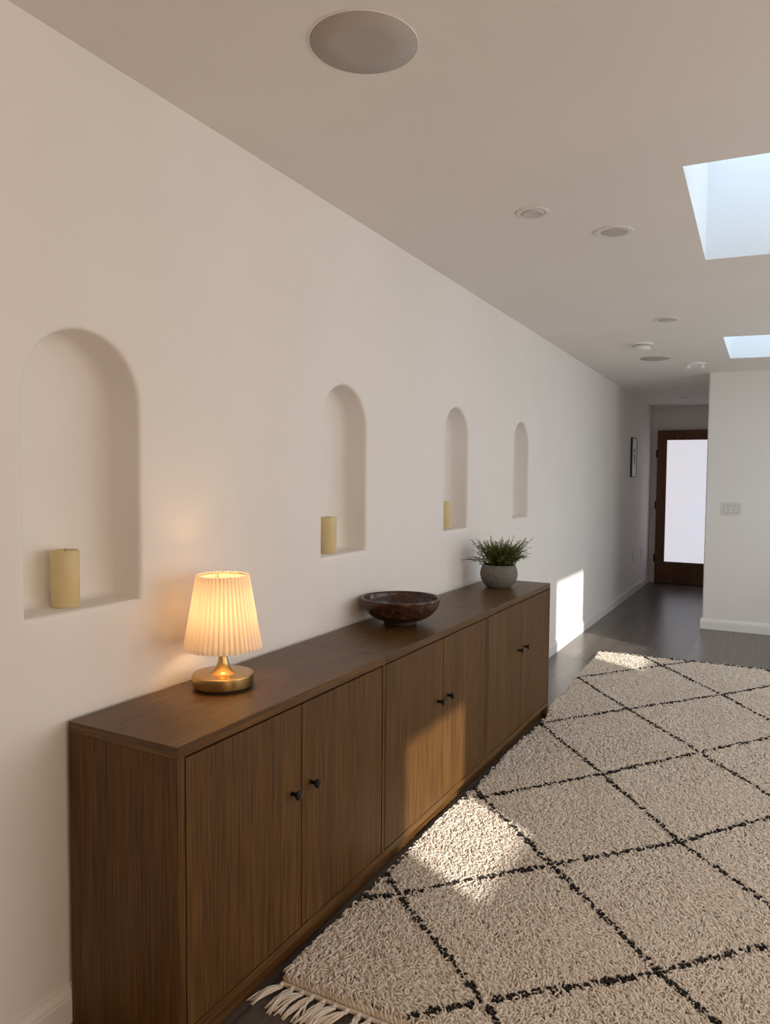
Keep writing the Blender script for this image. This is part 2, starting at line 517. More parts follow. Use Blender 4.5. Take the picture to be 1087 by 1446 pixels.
# every pleat doubles the cloth along its fold: the overlap lets less light through
tc = nt.nodes.new('ShaderNodeTexCoord'); sx = nt.nodes.new('ShaderNodeSeparateXYZ'); nt.links.new(tc.outputs['Object'], sx.inputs[0])
at2 = nt.nodes.new('ShaderNodeMath'); at2.operation = 'ARCTAN2'; nt.links.new(sx.outputs['Y'], at2.inputs[0]); nt.links.new(sx.outputs['X'], at2.inputs[1])
ml = nt.nodes.new('ShaderNodeMath'); ml.operation = 'MULTIPLY'; ml.inputs[1].default_value = 44/(2*PI); nt.links.new(at2.outputs[0], ml.inputs[0])
fr_ = nt.nodes.new('ShaderNodeMath'); fr_.operation = 'FRACT'; nt.links.new(ml.outputs[0], fr_.inputs[0])
rp = ramp(nt, fr_.outputs[0], [(0.0, (0.55, 0.42, 0.26)), (0.22, (0.62, 0.49, 0.32)), (0.34, (0.95, 0.82, 0.60)), (0.93, (0.95, 0.82, 0.60)), (1.0, (0.55, 0.42, 0.26))])
nt.links.new(rp.outputs['Color'], tl.inputs['Color'])
mx = nt.nodes.new('ShaderNodeMixShader'); mx.inputs[0].default_value = 0.26
nt.links.new(df.outputs[0], mx.inputs[1]); nt.links.new(tl.outputs[0], mx.inputs[2]); nt.links.new(mx.outputs[0], out.inputs[0])
SHADE = m
m, nt, b = new_mat('glowing_bulb')
b.inputs['Emission Color'].default_value = (1.0, 0.60, 0.29, 1); b.inputs['Emission Strength'].default_value = 35.0
BULB = m
lamp = empty('table_lamp', (0.150, 1.694, TOP))
tag(lamp, 'lit table lamp with a pleated cream shade and round brass base', 'lamp')
MB().lathe([(0.0, 0.0), (0.080, 0.0), (0.080, 0.006), (0.0, 0.006)], 56).build('felt_pad', FELT, lamp)
mb = MB()
mb.lathe([(0.0, 0.006), (0.0862, 0.006), (0.0878, 0.0064), (0.0885, 0.0078), (0.0887, 0.0092), (0.0887, 0.0374), (0.0884, 0.0392), (0.0874, 0.0406), (0.0858, 0.0412), (0.083, 0.0415), (0.047, 0.0420), (0.0435, 0.0422),
          (0.0415, 0.0426), (0.037, 0.0444), (0.031, 0.0482), (0.0252, 0.0540), (0.0205, 0.0610), (0.0170, 0.0690), (0.0145, 0.0780), (0.0128, 0.0880), (0.0118, 0.0990), (0.0116, 0.112), (0.0116, 0.150), (0.0, 0.150)], 72)
base = mb.build('base', BRASS, lamp); base.data.set_sharp_from_angle(angle=math.radians(40))
MB().lathe([(0.0, 0.150), (0.014, 0.150), (0.016, 0.153), (0.016, 0.185), (0.012, 0.19), (0.0, 0.19)], 24).build('socket', BRASS, lamp)
bulb = MB().lathe([(0.0, 0.190), (0.010, 0.191), (0.014, 0.200), (0.023, 0.214), (0.027, 0.228), (0.0255, 0.240), (0.019, 0.251), (0.009, 0.257), (0.0, 0.258)], 24).build('bulb', BULB, lamp)
# pleated shade: zig-zag soft pleats
NP, SUB = 44, 8
zlo, zhi, rlo, rhi = 0.118, 0.331, 0.1135, 0.0770
mb = MB(); rows = 14; n = NP*SUB; v = []; f = []
for k in range(rows+1):
    t = k/rows; z = zlo+(zhi-zlo)*t; r0 = rlo+(rhi-rlo)*t
    amp = 0.0068*(1-0.3*t)*(1.0 if 0 < k < rows else 0.85)
    for i in range(n):
        a = 2*PI*i/n; ph = (i % SUB)/SUB
        tri = 1-abs(2*ph-1)*1.0
        w_ = math.sin(tri*PI/2)**1.3
        jit = 0.0008*math.sin(i//SUB*2.7)*math.sin(3*t+i//SUB)
        r = r0 - amp*(1-w_) + jit
        zz = z + (0.0016*w_ if k == rows else (-0.0016*w_ if k == 0 else 0))
        v.append((r*math.cos(a), r*math.sin(a), zz))
for k in range(rows):
    for i in range(n):
        j = (i+1) % n
        f.append((k*n+i, k*n+j, (k+1)*n+j, (k+1)*n+i))
mb.add(v, f, 0, True)
mb.build('lamp_shade', SHADE, lamp, recalc=False)
mb = MB()
for z, r in ((zhi-0.004, rhi-0.007), (zlo+0.004, rlo-0.0075)):
    pts = [(r*math.cos(2*PI*i/48), r*math.sin(2*PI*i/48), z) for i in range(49)]
    mb.sweep(pts, 0.0013, 6)
for k in range(3):
    a = 2*PI*k/3+0.4
    mb.sweep([(0.015*math.cos(a), 0.015*math.sin(a), 0.186), (0.05*math.cos(a), 0.05*math.sin(a), 0.20), ((rhi-0.007)*math.cos(a), (rhi-0.007)*math.sin(a), zhi-0.004)], 0.0011, 5)
mb.build('shade_ring', BRASS, lamp)

# ------------------------------------------------------------------ bowl
m, nt, b = new_mat('polished_brown_stone')
v = pos_map(nt, (1, 1, 1), obj=True)
n1 = noise(nt, v, 17, 6, 0.7, 2.0)
vo = nt.nodes.new('ShaderNodeTexVoronoi'); vo.inputs['Scale'].default_value = 26; nt.links.new(v, vo.inputs['Vector'])
r = ramp(nt, n1, [(0.36, (0.022, 0.009, 0.0055)), (0.55, (0.062, 0.025, 0.013)), (0.72, (0.15, 0.075, 0.042))])
r2 = ramp(nt, vo.outputs['Distance'], [(0.04, (1, 1, 1)), (0.11, (0, 0, 0))])
mix = nt.nodes.new('ShaderNodeMix'); mix.data_type = 'RGBA'
mm = nt.nodes.new('ShaderNodeMath'); mm.operation = 'MULTIPLY'; mm.inputs[1].default_value = 0.35
nt.links.new(r2.outputs['Color'], mm.inputs[0]); nt.links.new(mm.outputs[0], mix.inputs[0])
nt.links.new(r.outputs['Color'], mix.inputs[6]); mix.inputs[7].default_value = (0.30, 0.20, 0.14, 1)
nt.links.new(mix.outputs[2], b.inputs['Base Color'])
b.inputs['Roughness'].default_value = 0.2; b.inputs['Specular IOR Level'].default_value = 0.45
STONE = m
FOOT = plain('dark_stone_foot', (0.020, 0.010, 0.007), 0.55, spec=0.25)
bowl = empty('bowl', (0.181, 2.782, TOP))
tag(bowl, 'wide dark brown polished stone bowl on the middle sideboard', 'bowl')
Rb, Hb = 0.167, 0.112
prof = []
for k in range(19):
    t = k/18; a = t*PI/2
    prof.append((0.066+(Rb-0.066)*math.sin(a)**0.92, 0.016+(Hb-0.016)*(1-math.cos(a))**1.0*0.62+(Hb-0.016)*0.38*t**1.3))
inner = [(max(r-0.0085, 0), z+0.004) for r, z in prof[::-1]]
inner = [(Rb-0.0085, Hb-0.001)] + [(r, z) for r, z in inner if z < Hb-0.004]
full = [(0.0, 0.016)] + prof[:-1] + [(Rb, Hb-0.003), (Rb-0.0015, Hb), (Rb-0.007, Hb)] + inner + [(0.03, 0.0205), (0.0, 0.0195)]
MB().lathe(full, 72).build('basin', STONE, bowl)
ft = MB().lathe([(0.0, 0.0), (0.066, 0.0), (0.0685, 0.0015), (0.0685, 0.009), (0.066, 0.0155), (0.0, 0.0158)], 56).build('foot', FOOT, bowl)
ft.data.set_sharp_from_angle(angle=math.radians(40))

# ------------------------------------------------------------------ potted plant
m, nt, b = new_mat('grey_concrete')
v = pos_map(nt, (1, 1, 1)); n1 = noise(nt, v, 38, 6, 0.6)
v2 = pos_map(nt, (12, 12, 160)); n2 = noise(nt, v2, 1.0, 2)
r = ramp(nt, n1, [(0.3, (0.115, 0.104, 0.090)), (0.7, (0.185, 0.168, 0.148))])
nt.links.new(r.outputs['Color'], b.inputs['Base Color']); b.inputs['Roughness'].default_value = 0.75
bump(nt, b, n2, 0.25, 0.003)
CONC = m
SOIL = plain('potting_soil', (0.02, 0.014, 0.01), 0.95, grain=60)
pot = empty('potted_plant', (0.1965, 3.957, TOP))
tag(pot, 'small bushy green plant in a round grey pot on the sideboard end', 'plant')
prof = [(0.0, 0.0), (0.060, 0.0), (0.066, 0.003), (0.076, 0.012), (0.089, 0.028), (0.0985, 0.047), (0.1035, 0.068), (0.1035, 0.085), (0.1, 0.103), (0.094, 0.118), (0.089, 0.1265), (0.0865, 0.1285),
        (0.0835, 0.1275), (0.083, 0.124), (0.088, 0.112), (0.09, 0.104), (0.0, 0.104)]
MB().lathe(prof, 64).build('pot', CONC, pot)
mb = MB()
v, f = [], []
N = 40
v.append((0, 0, 0.117))
for q, rr_ in enumerate((0.03, 0.06, 0.0855)):
    for i in range(N):
        a = 2*PI*i/N; v.append((rr_*math.cos(a), rr_*math.sin(a), 0.115+rnd.uniform(-0.003, 0.003)-0.004*q))
for i in range(N): f.append((0, 1+i, 1+(i+1) % N))
for q in range(2):
    for i in range(N):
        j = (i+1) % N; f.append((1+q*N+i, 1+q*N+j, 1+(q+1)*N+j, 1+(q+1)*N+i))
mb.add(v, f, 0, True).build('soil', SOIL, pot, recalc=False)
m, nt, b = new_mat('green_leaf')
at = nt.nodes.new('ShaderNodeAttribute'); at.attribute_name = 'tint'
r = ramp(nt, at.outputs['Fac'], [(0.0, (0.034, 0.046, 0.010)), (0.5, (0.125, 0.155, 0.024)), (1.0, (0.27, 0.30, 0.055))])
nt.links.new(r.outputs['Color'], b.inputs['Base Color']); b.inputs['Roughness'].default_value = 0.55
LEAF = m
mb = MB(); tint = []
def leaf(p, d, L, w, tn):
    d = d.normalized(); s = d.cross(Vector((rnd.uniform(-.4, .4), rnd.uniform(-.4, .4), 1))).normalized(); nn = s.cross(d)
    b0 = len(mb.v)
    vs = [p - s*w*0.3, p + s*w*0.3, p + d*L*0.45 + s*w*0.5 + nn*0.001, p + d*L*0.45 - s*w*0.5 + nn*0.001, p + d*L + nn*(-0.002), p + d*L*0.45 + nn*(-w*0.35)]
    mb.add(vs, [(0, 1, 2, 5), (0, 5, 3), (5, 2, 4), (5, 4, 3)], 0, True)
    tint.extend([tn]*6)
for k in range(165):
    a = rnd.uniform(0, 2*PI); tilt = math.radians(abs(rnd.gauss(0, 1))*38+5)
    if tilt > math.radians(88): tilt = math.radians(rnd.uniform(55, 88))
    r0 = 0.07*math.sqrt(rnd.random()) * (0.4+0.6*min(1, tilt/1.0))
    L = rnd.uniform(0.070, 0.120) if tilt < 0.6 else rnd.uniform(0.090, 0.155)
    tall = rnd.random() < 0.22
    if tall: L *= 1.22
    base_p = Vector((r0*math.cos(a), r0*math.sin(a), 0.112))
    dirv = Vector((math.sin(tilt)*math.cos(a), math.sin(tilt)*math.sin(a), math.cos(tilt)))
    pts = []
    for q in range(6):
        t = q/5
        pts.append(base_p + Vector((0, 0, 0.022*min(1, t*2.5))) + dirv*L*t + Vector((0, 0, 0.012*math.sin(t*2.2) - (0.016 if tilt > 0.8 else 0)*t*t)))
    bn = len(mb.v)
    mb.sweep(pts, [0.0016, 0.0015, 0.0013, 0.0012, 0.001, 0.0006], 4)
    tint.extend([0.15]*(len(mb.v)-bn))
    nl = int(L/0.0042)
    for q in range(nl):
        t = 0.12+0.88*q/nl
        if t > 0.72 and (q % 3 or not tall) and rnd.random() < 0.7: continue
        i = min(4, int(t*5)); p = pts[i].lerp(pts[i+1], t*5-i)
        ax = (pts[i+1]-pts[i]).normalized()
        per = ax.cross(Vector((rnd.uniform(-1, 1), rnd.uniform(-1, 1), rnd.uniform(-1, 1)))).normalized()
        leaf(p, ax*rnd.uniform(0.5, 0.9)+per*0.75, rnd.uniform(0.015, 0.024)*(1.25-0.72*t), 0.0050*(1.2-0.55*t), min(1, max(0, rnd.gauss(0.25+0.45*t, 0.2))))
    leaf(pts[-1], ax, 0.012, 0.004, 0.4)
fo = mb.build('foliage', LEAF, pot, recalc=False)
at = fo.data.attributes.new('tint', 'FLOAT', 'POINT'); at.data.foreach_set('value', tint)

# ------------------------------------------------------------------ pillar candles in the niches
m, nt, b = new_mat('ivory_wax')
v = pos_map(nt, (1, 1, 1)); r = ramp(nt, noise(nt, v, 9, 3), [(0.3, (0.62, 0.51, 0.26)), (0.7, (0.70, 0.585, 0.32))])
nt.links.new(r.outputs['Color'], b.inputs['Base Color']); b.inputs['Roughness'].default_value = 0.5
b.inputs['Subsurface Weight'].default_value = 0.15; b.inputs['Subsurface Radius'].default_value = (0.02, 0.012, 0.005)
WAX = m
first = None
for (y, i, lab) in ((1.331, 0, 'ivory pillar candle in the widest niche, above and left of the lamp'),
                    (2.615, 1, 'ivory pillar candle in the niche between the lamp and the bowl'),
                    (3.811, 2, 'ivory pillar candle in the niche above the bowl and plant')):
    loc = (-0.075, y, NICHES[i][2])
    if first is None:
        first = empty('pillar_candle', loc)
        MB().lathe([(0.0, 0.0), (0.0345, 0.0), (0.036, 0.0015), (0.036, 0.147), (0.0352, 0.1495), (0.0335, 0.150), (0.031, 0.149), (0.027, 0.1465), (0.006, 0.145), (0.0, 0.145)], 48).build('wax_body', WAX, first)
        MB().sweep([(0, 0, 0.143), (0.0005, 0, 0.149), (0.002, 0.001, 0.154)], 0.0009, 6).build('wick', BLACK, first)
        c = first
    else:
        c = copy_tree(first); c.location = loc
    tag(c, lab, 'candle', 'pillar candles in the wall niches')

# ------------------------------------------------------------------ ceiling fixtures
def on_ceiling(name, x, y, drop=0.0):
    o = empty(name, (x, y, ceil(x, y)-drop))
    o.rotation_euler = (math.atan(CEIL_B), -math.atan(CEIL_A), 0)
    return o
m, nt, b = new_mat('speaker_mesh')
v = pos_map(nt, (1, 1, 1)); vo = nt.nodes.new('ShaderNodeTexVoronoi'); vo.inputs['Scale'].default_value = 420
nt.links.new(v, vo.inputs['Vector'])
r = ramp(nt, vo.outputs['Distance'], [(0.2, (0.33, 0.295, 0.265)), (0.45, (0.47, 0.425, 0.385))])
nt.links.new(r.outputs['Color'], b.inputs['Base Color']); b.inputs['Roughness'].default_value = 0.7
GRILLE = m
def speaker(x, y, R, label):
    e = on_ceiling('ceiling_speaker', x, y)
    tag(e, label, 'speaker', 'round speakers flush in the ceiling')
    MB().lathe([(R-0.003, 0.0), (R, 0.0), (R, -0.0015), (R-0.0008, -0.0022), (R-0.003, -0.0022), (R-0.003, 0.0)], 80, cap=False).build('rim', CEILM, e)
    MB().lathe([(0.0, -0.0030), (R*0.5, -0.0029), (R-0.0034, -0.0022), (R-0.0034, 0.0)], 80, cap=False).build('grille', GRILLE, e)
    return e
speaker(0.647, 1.640, 0.136, 'large round grey speaker grille in the ceiling above the lamp')
speaker(0.602, 6.536, 0.121, 'round grey speaker grille in the ceiling beyond the smoke detector')

PLATE = plain('plate_plastic', (0.70, 0.68, 0.65), 0.4)
SURR = plain('plate_recess', (0.25, 0.24, 0.225), 0.6)
RING = plain('lamp_ring_paint', (0.74, 0.71, 0.67), 0.4)
INS = plain('lamp_insert', (0.52, 0.49, 0.45), 0.5)
INS_PALE = plain('pale_lamp_insert', (0.60, 0.57, 0.53), 0.45)
def downlight(x, y, R, label, insert, depth):
    e = on_ceiling('downlight', x, y)
    tag(e, label, 'ceiling light', 'round unlit downlights in the ceiling')
    MB().lathe([(R*0.66, -0.001), (R*0.68, -0.0032), (R*0.78, -0.0042), (R*0.95, -0.0042), (R*0.985, -0.0038), (R, -0.0025), (R, 0.0)], 56, cap=False).build('ring', RING, e)
    MB().lathe([(R*0.66, -0.002), (R*0.64, -0.002-depth*0.3), (R*0.60, -0.003), (0.0, -0.003)] if depth == 0 else
               [(R*0.67, -0.0015), (R*0.62, -0.006-depth), (R*0.55, -0.007-depth), (R*0.5, -0.004-depth), (0.0, -0.003-depth)], 48, cap=False).build('insert', insert, e)
downlight(0.682, 2.918, 0.066, 'small pale downlight between the large speaker grille and the wider downlight', INS_PALE, 0.0015)
downlight(0.921, 3.270, 0.080, 'wide downlight with a darker centre beside the nearer skylight', INS, 0.0)
downlight(0.890, 5.080, 0.079, 'downlight between the nearer skylight and the smoke detector', INS, 0.0)
downlight(0.487, 8.447, 0.075, 'downlight over the dark hall, before the other hall one', INS_PALE, 0.0)
downlight(0.497, 9.465, 0.065, 'last downlight, close to the wall over the front door', INS_PALE, 0.0)

e = on_ceiling('smoke_detector', 0.61, 5.86)
tag(e, 'white round smoke detector hanging under the ceiling', 'smoke detector')
MB().lathe([(0.0, 0.0), (0.080, 0.0), (0.080, -0.010), (0.078, -0.012), (0.0, -0.012)], 48).build('mounting_plate', WHITE, e).data.set_sharp_from_angle(angle=0.6)
MB().lathe([(0.0, -0.012), (0.056, -0.012), (0.056, -0.019), (0.0, -0.019)], 48).build('groove', INS, e)
MB().lathe([(0.0, -0.019), (0.064, -0.019), (0.066, -0.021), (0.066, -0.030), (0.0645, -0.032), (0.060, -0.032), (0.060, -0.035), (0.064, -0.036), (0.062, -0.042), (0.054, -0.048), (0.034, -0.052), (0.0, -0.053)], 48).build('body', WHITE, e).data.set_sharp_from_angle(angle=0.6)
mb = MB()
for k in range(16):
    a = 2*PI*k/16
    c, q = math.cos(a), math.sin(a)
    mb.add([(0.0663*c-0.008*q, 0.0663*q+0.008*c, -0.0285), (0.0663*c+0.008*q, 0.0663*q-0.008*c, -0.0285), (0.0663*c+0.008*q, 0.0663*q-0.008*c, -0.0240), (0.0663*c-0.008*q, 0.0663*q+0.008*c, -0.0240)], [(0, 1, 2, 3)])
mb.build('vent', INS, e)

e = on_ceiling('twin_spotlight', 0.875, 6.92)
tag(e, 'white ceiling plate with two small spot heads near the partition corner', 'ceiling light')
MB().lathe([(0.0, -0.016), (0.06, -0.015), (0.080, -0.011), (0.085, -0.006), (0.085, 0.0)], 48, cap=False).build('plate', WHITE, e)
for dx in (-0.055, 0.055):
    MB().lathe([(0.0, -0.012), (0.014, -0.013), (0.020, -0.020), (0.022, -0.032), (0.020, -0.042), (0.016, -0.044), (0.0, -0.040)], 28, (dx, -0.02, 0)).build('spot_head', WHITE, e)

# ------------------------------------------------------------------ wall fittings
def plate(name, base, nrm_axis, w, h, label, cat, rockers=0, outlet=False, group=None):
    """a wall plate whose own axes are: x across, z up, -y out of the wall"""
    e = empty(name, base)
    if nrm_axis == 'x': e.rotation_euler = (0, 0, PI/2)
    tag(e, label, cat, group)
    MB().box(-w/2, w/2, -0.006, 0.0, -h/2, h/2).build('cover_plate', PLATE, e, bevel=0.002)
    for k in range(rockers):
        cx = (k-(rockers-1)/2)*0.046
        MB().box(cx-0.0175, cx+0.0175, -0.0066, -0.0058, -0.035, 0.035).build('rocker_surround', SURR, e)
        MB().add([(cx-0.0155, -0.0066, -0.032), (cx+0.0155, -0.0066, -0.032), (cx+0.0155, -0.0066, 0.032), (cx-0.0155, -0.0066, 0.032),
                  (cx-0.0155, -0.0115, -0.032), (cx+0.0155, -0.0115, -0.032), (cx+0.0155, -0.0075, 0.032), (cx-0.0155, -0.0075, 0.032)],
                 [(0,3,2,1),(4,5,6,7),(0,1,5,4),(1,2,6,5),(2,3,7,6),(3,0,4,7)]).build('rocker', PLATE, e)
    if outlet:
        for s in (-1, 1):
            r = MB().lathe([(0.0, 0.0), (0.0165, 0.0), (0.0165, 0.0015), (0.0, 0.0016)], 24)
            R = Matrix.Rotation(PI/2, 4, 'X')
            r.v = [tuple(R @ Vector(p) + Vector((0, -0.006, s*0.0195))) for p in r.v]
            r.build('socket', WHITE, e)
            mb = MB()
            for dx in (-0.006, 0.006): mb.box(dx-0.001, dx+0.001, -0.0078, -0.0074, s*0.0195-0.001, s*0.0195+0.006)
            mb.box(-0.0018, 0.0018, -0.0078, -0.0074, s*0.0195-0.009, s*0.0195-0.005)
            mb.build('slot', FELT, e)
    return e
plate('switch_plate', (1.154, Y_PART, 1.120), 'y', 0.168, 0.120, 'white switch plate with three rockers on the wall right of the hall', 'light switch', rockers=3)
plate('wall_outlet', (0.0, 9.265, 0.436), 'x', 0.072, 0.115, 'white wall outlet low on the hall wall under the framed picture', 'outlet', outlet=True, group='outlets low on the hall wall')
plate('wall_outlet', (0.0, 9.807, 0.428), 'x', 0.072, 0.115, 'white wall outlet low on the hall wall closest to the front door', 'outlet', outlet=True, group='outlets low on the hall wall')

# framed picture on the hall wall
pf = empty('framed_picture', (0.0, 9.07, 1.625))
tag(pf, 'small dark framed picture with a white mount on the hall wall', 'picture')
DARK = plain('black_frame_wood', (0.018, 0.014, 0.012), 0.4)
PAPER = plain('white_mount', (0.86, 0.85, 0.83), 0.6)
hw, hh, fw, fd = 0.150, 0.228, 0.012, 0.022
mb = MB()
mb.box(0, fd, -hw, -hw+fw, -hh, hh); mb.box(0, fd, hw-fw, hw, -hh, hh)
mb.box(0, fd, -hw+fw, hw-fw, hh-fw, hh); mb.box(0, fd, -hw+fw, hw-fw, -hh, -hh+fw)
mb.build('frame', DARK, pf, bevel=0.0015)
MB().box(0.002, 0.017, -hw+fw, hw-fw, -hh+fw, hh-fw).build('mount', PAPER, pf)
m, nt, b = new_mat('ink_print')
v = pos_map(nt, (1, 1, 1)); r = ramp(nt, noise(nt, v, 14, 3), [(0.47, (0.05, 0.045, 0.04)), (0.53, (0.72, 0.70, 0.67))])
nt.links.new(r.outputs['Color'], b.inputs['Base Color'])
MB().box(0.0171, 0.0178, -0.06, 0.05, -0.10, 0.10).build('print', m, pf)

# ------------------------------------------------------------------ rug
def yarn(name, lo, hi, rough=0.95):
    m, nt, b = new_mat(name)
    at = nt.nodes.new('ShaderNodeAttribute'); at.attribute_name = 'tint'
    r = ramp(nt, at.outputs['Fac'], [(0.0, lo), (1.0, hi)])
    nt.links.new(r.outputs['Color'], b.inputs['Base Color']); b.inputs['Roughness'].default_value = rough
    b.inputs['Specular IOR Level'].default_value = 0.1
    b.inputs['Sheen Weight'].default_value = 0.15
    out = nt.nodes['Material Output']
    tl = nt.nodes.new('ShaderNodeBsdfTranslucent'); nt.links.new(r.outputs['Color'], tl.inputs['Color'])
    mx = nt.nodes.new('ShaderNodeMixShader'); mx.inputs[0].default_value = 0.26
    nt.links.new(b.outputs[0], mx.inputs[1]); nt.links.new(tl.outputs[0], mx.inputs[2]); nt.links.new(mx.outputs[0], out.inputs['Surface'])
    return m
CREAM = yarn('cream_wool', (0.80, 0.70, 0.58), (0.92, 0.835, 0.72))
INK = yarn('dark_wool', (0.012, 0.009, 0.007), (0.045, 0.036, 0.028))
RX1 = 2.35
LEFT = [(1.65, 0.402), (2.6, 0.404), (4.27, 0.412), (4.40, 0.385), (6.0, 0.325)]
def left_x(y): return np.interp(y, [p[0] for p in LEFT], [p[1] for p in LEFT])
def near_y(x): return 1.662 + 0*x
def far_y(x): return 5.975 + 0.035*(x-0.33)
# woven ground
mb = MB()
ys = np.linspace(1.64, 5.99, 30)
bot, topv = [], []
for y in ys: bot += [(float(left_x(y)), float(y)), (RX1, float(y))]
v = [(x, y, 0.0005) for x, y in bot] + [(x, y, 0.011) for x, y in bot]
n2_ = len(bot); f = []
for k in range(len(ys)-1):
    f.append((2*k, 2*k+2, 2*k+3, 2*k+1)); f.append((n2_+2*k, n2_+2*k+1, n2_+2*k+3, n2_+2*k+2))
    f.append((2*k, n2_+2*k, n2_+2*k+2, 2*k+2)); f.append((2*k+1, 2*k+3, n2_+2*k+3, n2_+2*k+1))
f.append((0, 1, n2_+1, n2_)); k = len(ys)-1; f.append((2*k, n2_+2*k, n2_+2*k+1, 2*k+1))
mb.add(v, f)
GROUND = plain('woven_ground', (0.50, 0.42, 0.32), 0.95, grain=90)
rug = mb.build('rug', GROUND)
tag(rug, 'cream shaggy rug with a dark diamond lattice and fringed end', 'rug')

# diamond lattice (hand-knotted, a little uneven)
cols = [
    [(0.06, 1.80), (0.06, 2.57), (0.05, 3.50), (0.00, 4.57), (-0.05, 5.70)],
    [(0.52, 1.42), (0.501, 2.150), (0.475, 2.988), (0.420, 4.044), (0.368, 5.101), (0.40, 6.30)],
    [(0.931, 1.812), (0.896, 2.582), (0.877, 3.497), (0.798, 4.557), (0.828, 5.737)],
    [(1.36, 1.43), (1.324, 2.161), (1.278, 2.983), (1.249, 4.019), (1.273, 5.157), (1.25, 6.30)],
    [(1.74, 1.80), (1.70, 2.57), (1.66, 3.50), (1.66, 4.58), (1.68, 5.75)],
    [(2.17, 1.43), (2.13, 2.16), (2.10, 2.98), (2.08, 4.02), (2.10, 5.16), (2.10, 6.30)],
    [(2.55, 1.80), (2.52, 2.57), (2.50, 3.50), (2.50, 4.58), (2.50, 5.75)],
]
SEG = []
for c in range(len(cols)-1):
    A, B = cols[c], cols[c+1]
    for (x, y) in A:
        near = sorted(B, key=lambda q: abs(q[1]-y))
        ups = [q for q in B if q[1] > y]; dns = [q for q in B if q[1] < y]
        if ups: SEG.append((x, y, *min(ups, key=lambda q: q[1])))
        if dns: SEG.append((x, y, *max(dns, key=lambda q: q[1])))
SEG.append((0.3, 5.955, 2.4, 6.02))
SEG = np.array(SEG)

def tufts(step, y0, y1, x1, x0=None):
    """jittered grid of tuft roots"""
    gy = np.arange(y0, y1, step); out = []
    for y in gy:
        xs = np.arange(float(left_x(y)) + 0.004 if x0 is None else x0, x1, step)
        out.append(np.stack([xs, np.full_like(xs, y)], 1))
    p = np.concatenate(out); p += rng.uniform(-0.5, 0.5, p.shape)*step*0.9
    k = (p[:, 1] > 1.665) & (p[:, 1] < far_y(p[:, 0])) & (p[:, 0] > left_x(p[:, 1])+0.002) & (p[:, 0] < RX1)
    return p[k]
sets = [(tufts(0.0060, 1.66, 2.5, 1.75), 0.80), (tufts(0.0068, 2.5, 3.6, 1.75), 0.88), (tufts(0.0084, 3.6, 6.02, 1.75), 1.0),
        (tufts(0.0095, 1.66, 6.05, RX1, 1.75), 1.1)]
P = np.concatenate([s[0] for s in sets]); S = np.concatenate([np.full(len(s[0]), s[1]) for s in sets])
N = len(P)
d = np.full(N, 9.0); along = np.zeros(N)
for x0_, y0_, x1_, y1_ in SEG:
    ab = np.array([x1_-x0_, y1_-y0_]); L = np.hypot(*ab)
    t = np.clip(((P-[x0_, y0_]) @ ab)/L**2, 0, 1)
    dd = np.hypot(*(P-([x0_, y0_]+t[:, None]*ab)).T)
    # a gentle wander of the hand-knotted line
    s_ = t*L
    k = dd < d
    d[k] = dd[k]; along[k] = s_[k] + x0_*3.1
wander = 0.0035*np.sin(along*41)+0.002*np.sin(along*97)
dash = (along/0.046 + 0.25*np.sin(along*23)) % 1.0
core = d < (0.0078 + wander*0.4)
dark = core & (dash < 0.70)
dark |= (d < 0.004) & (rng.random(N) < 0.2)

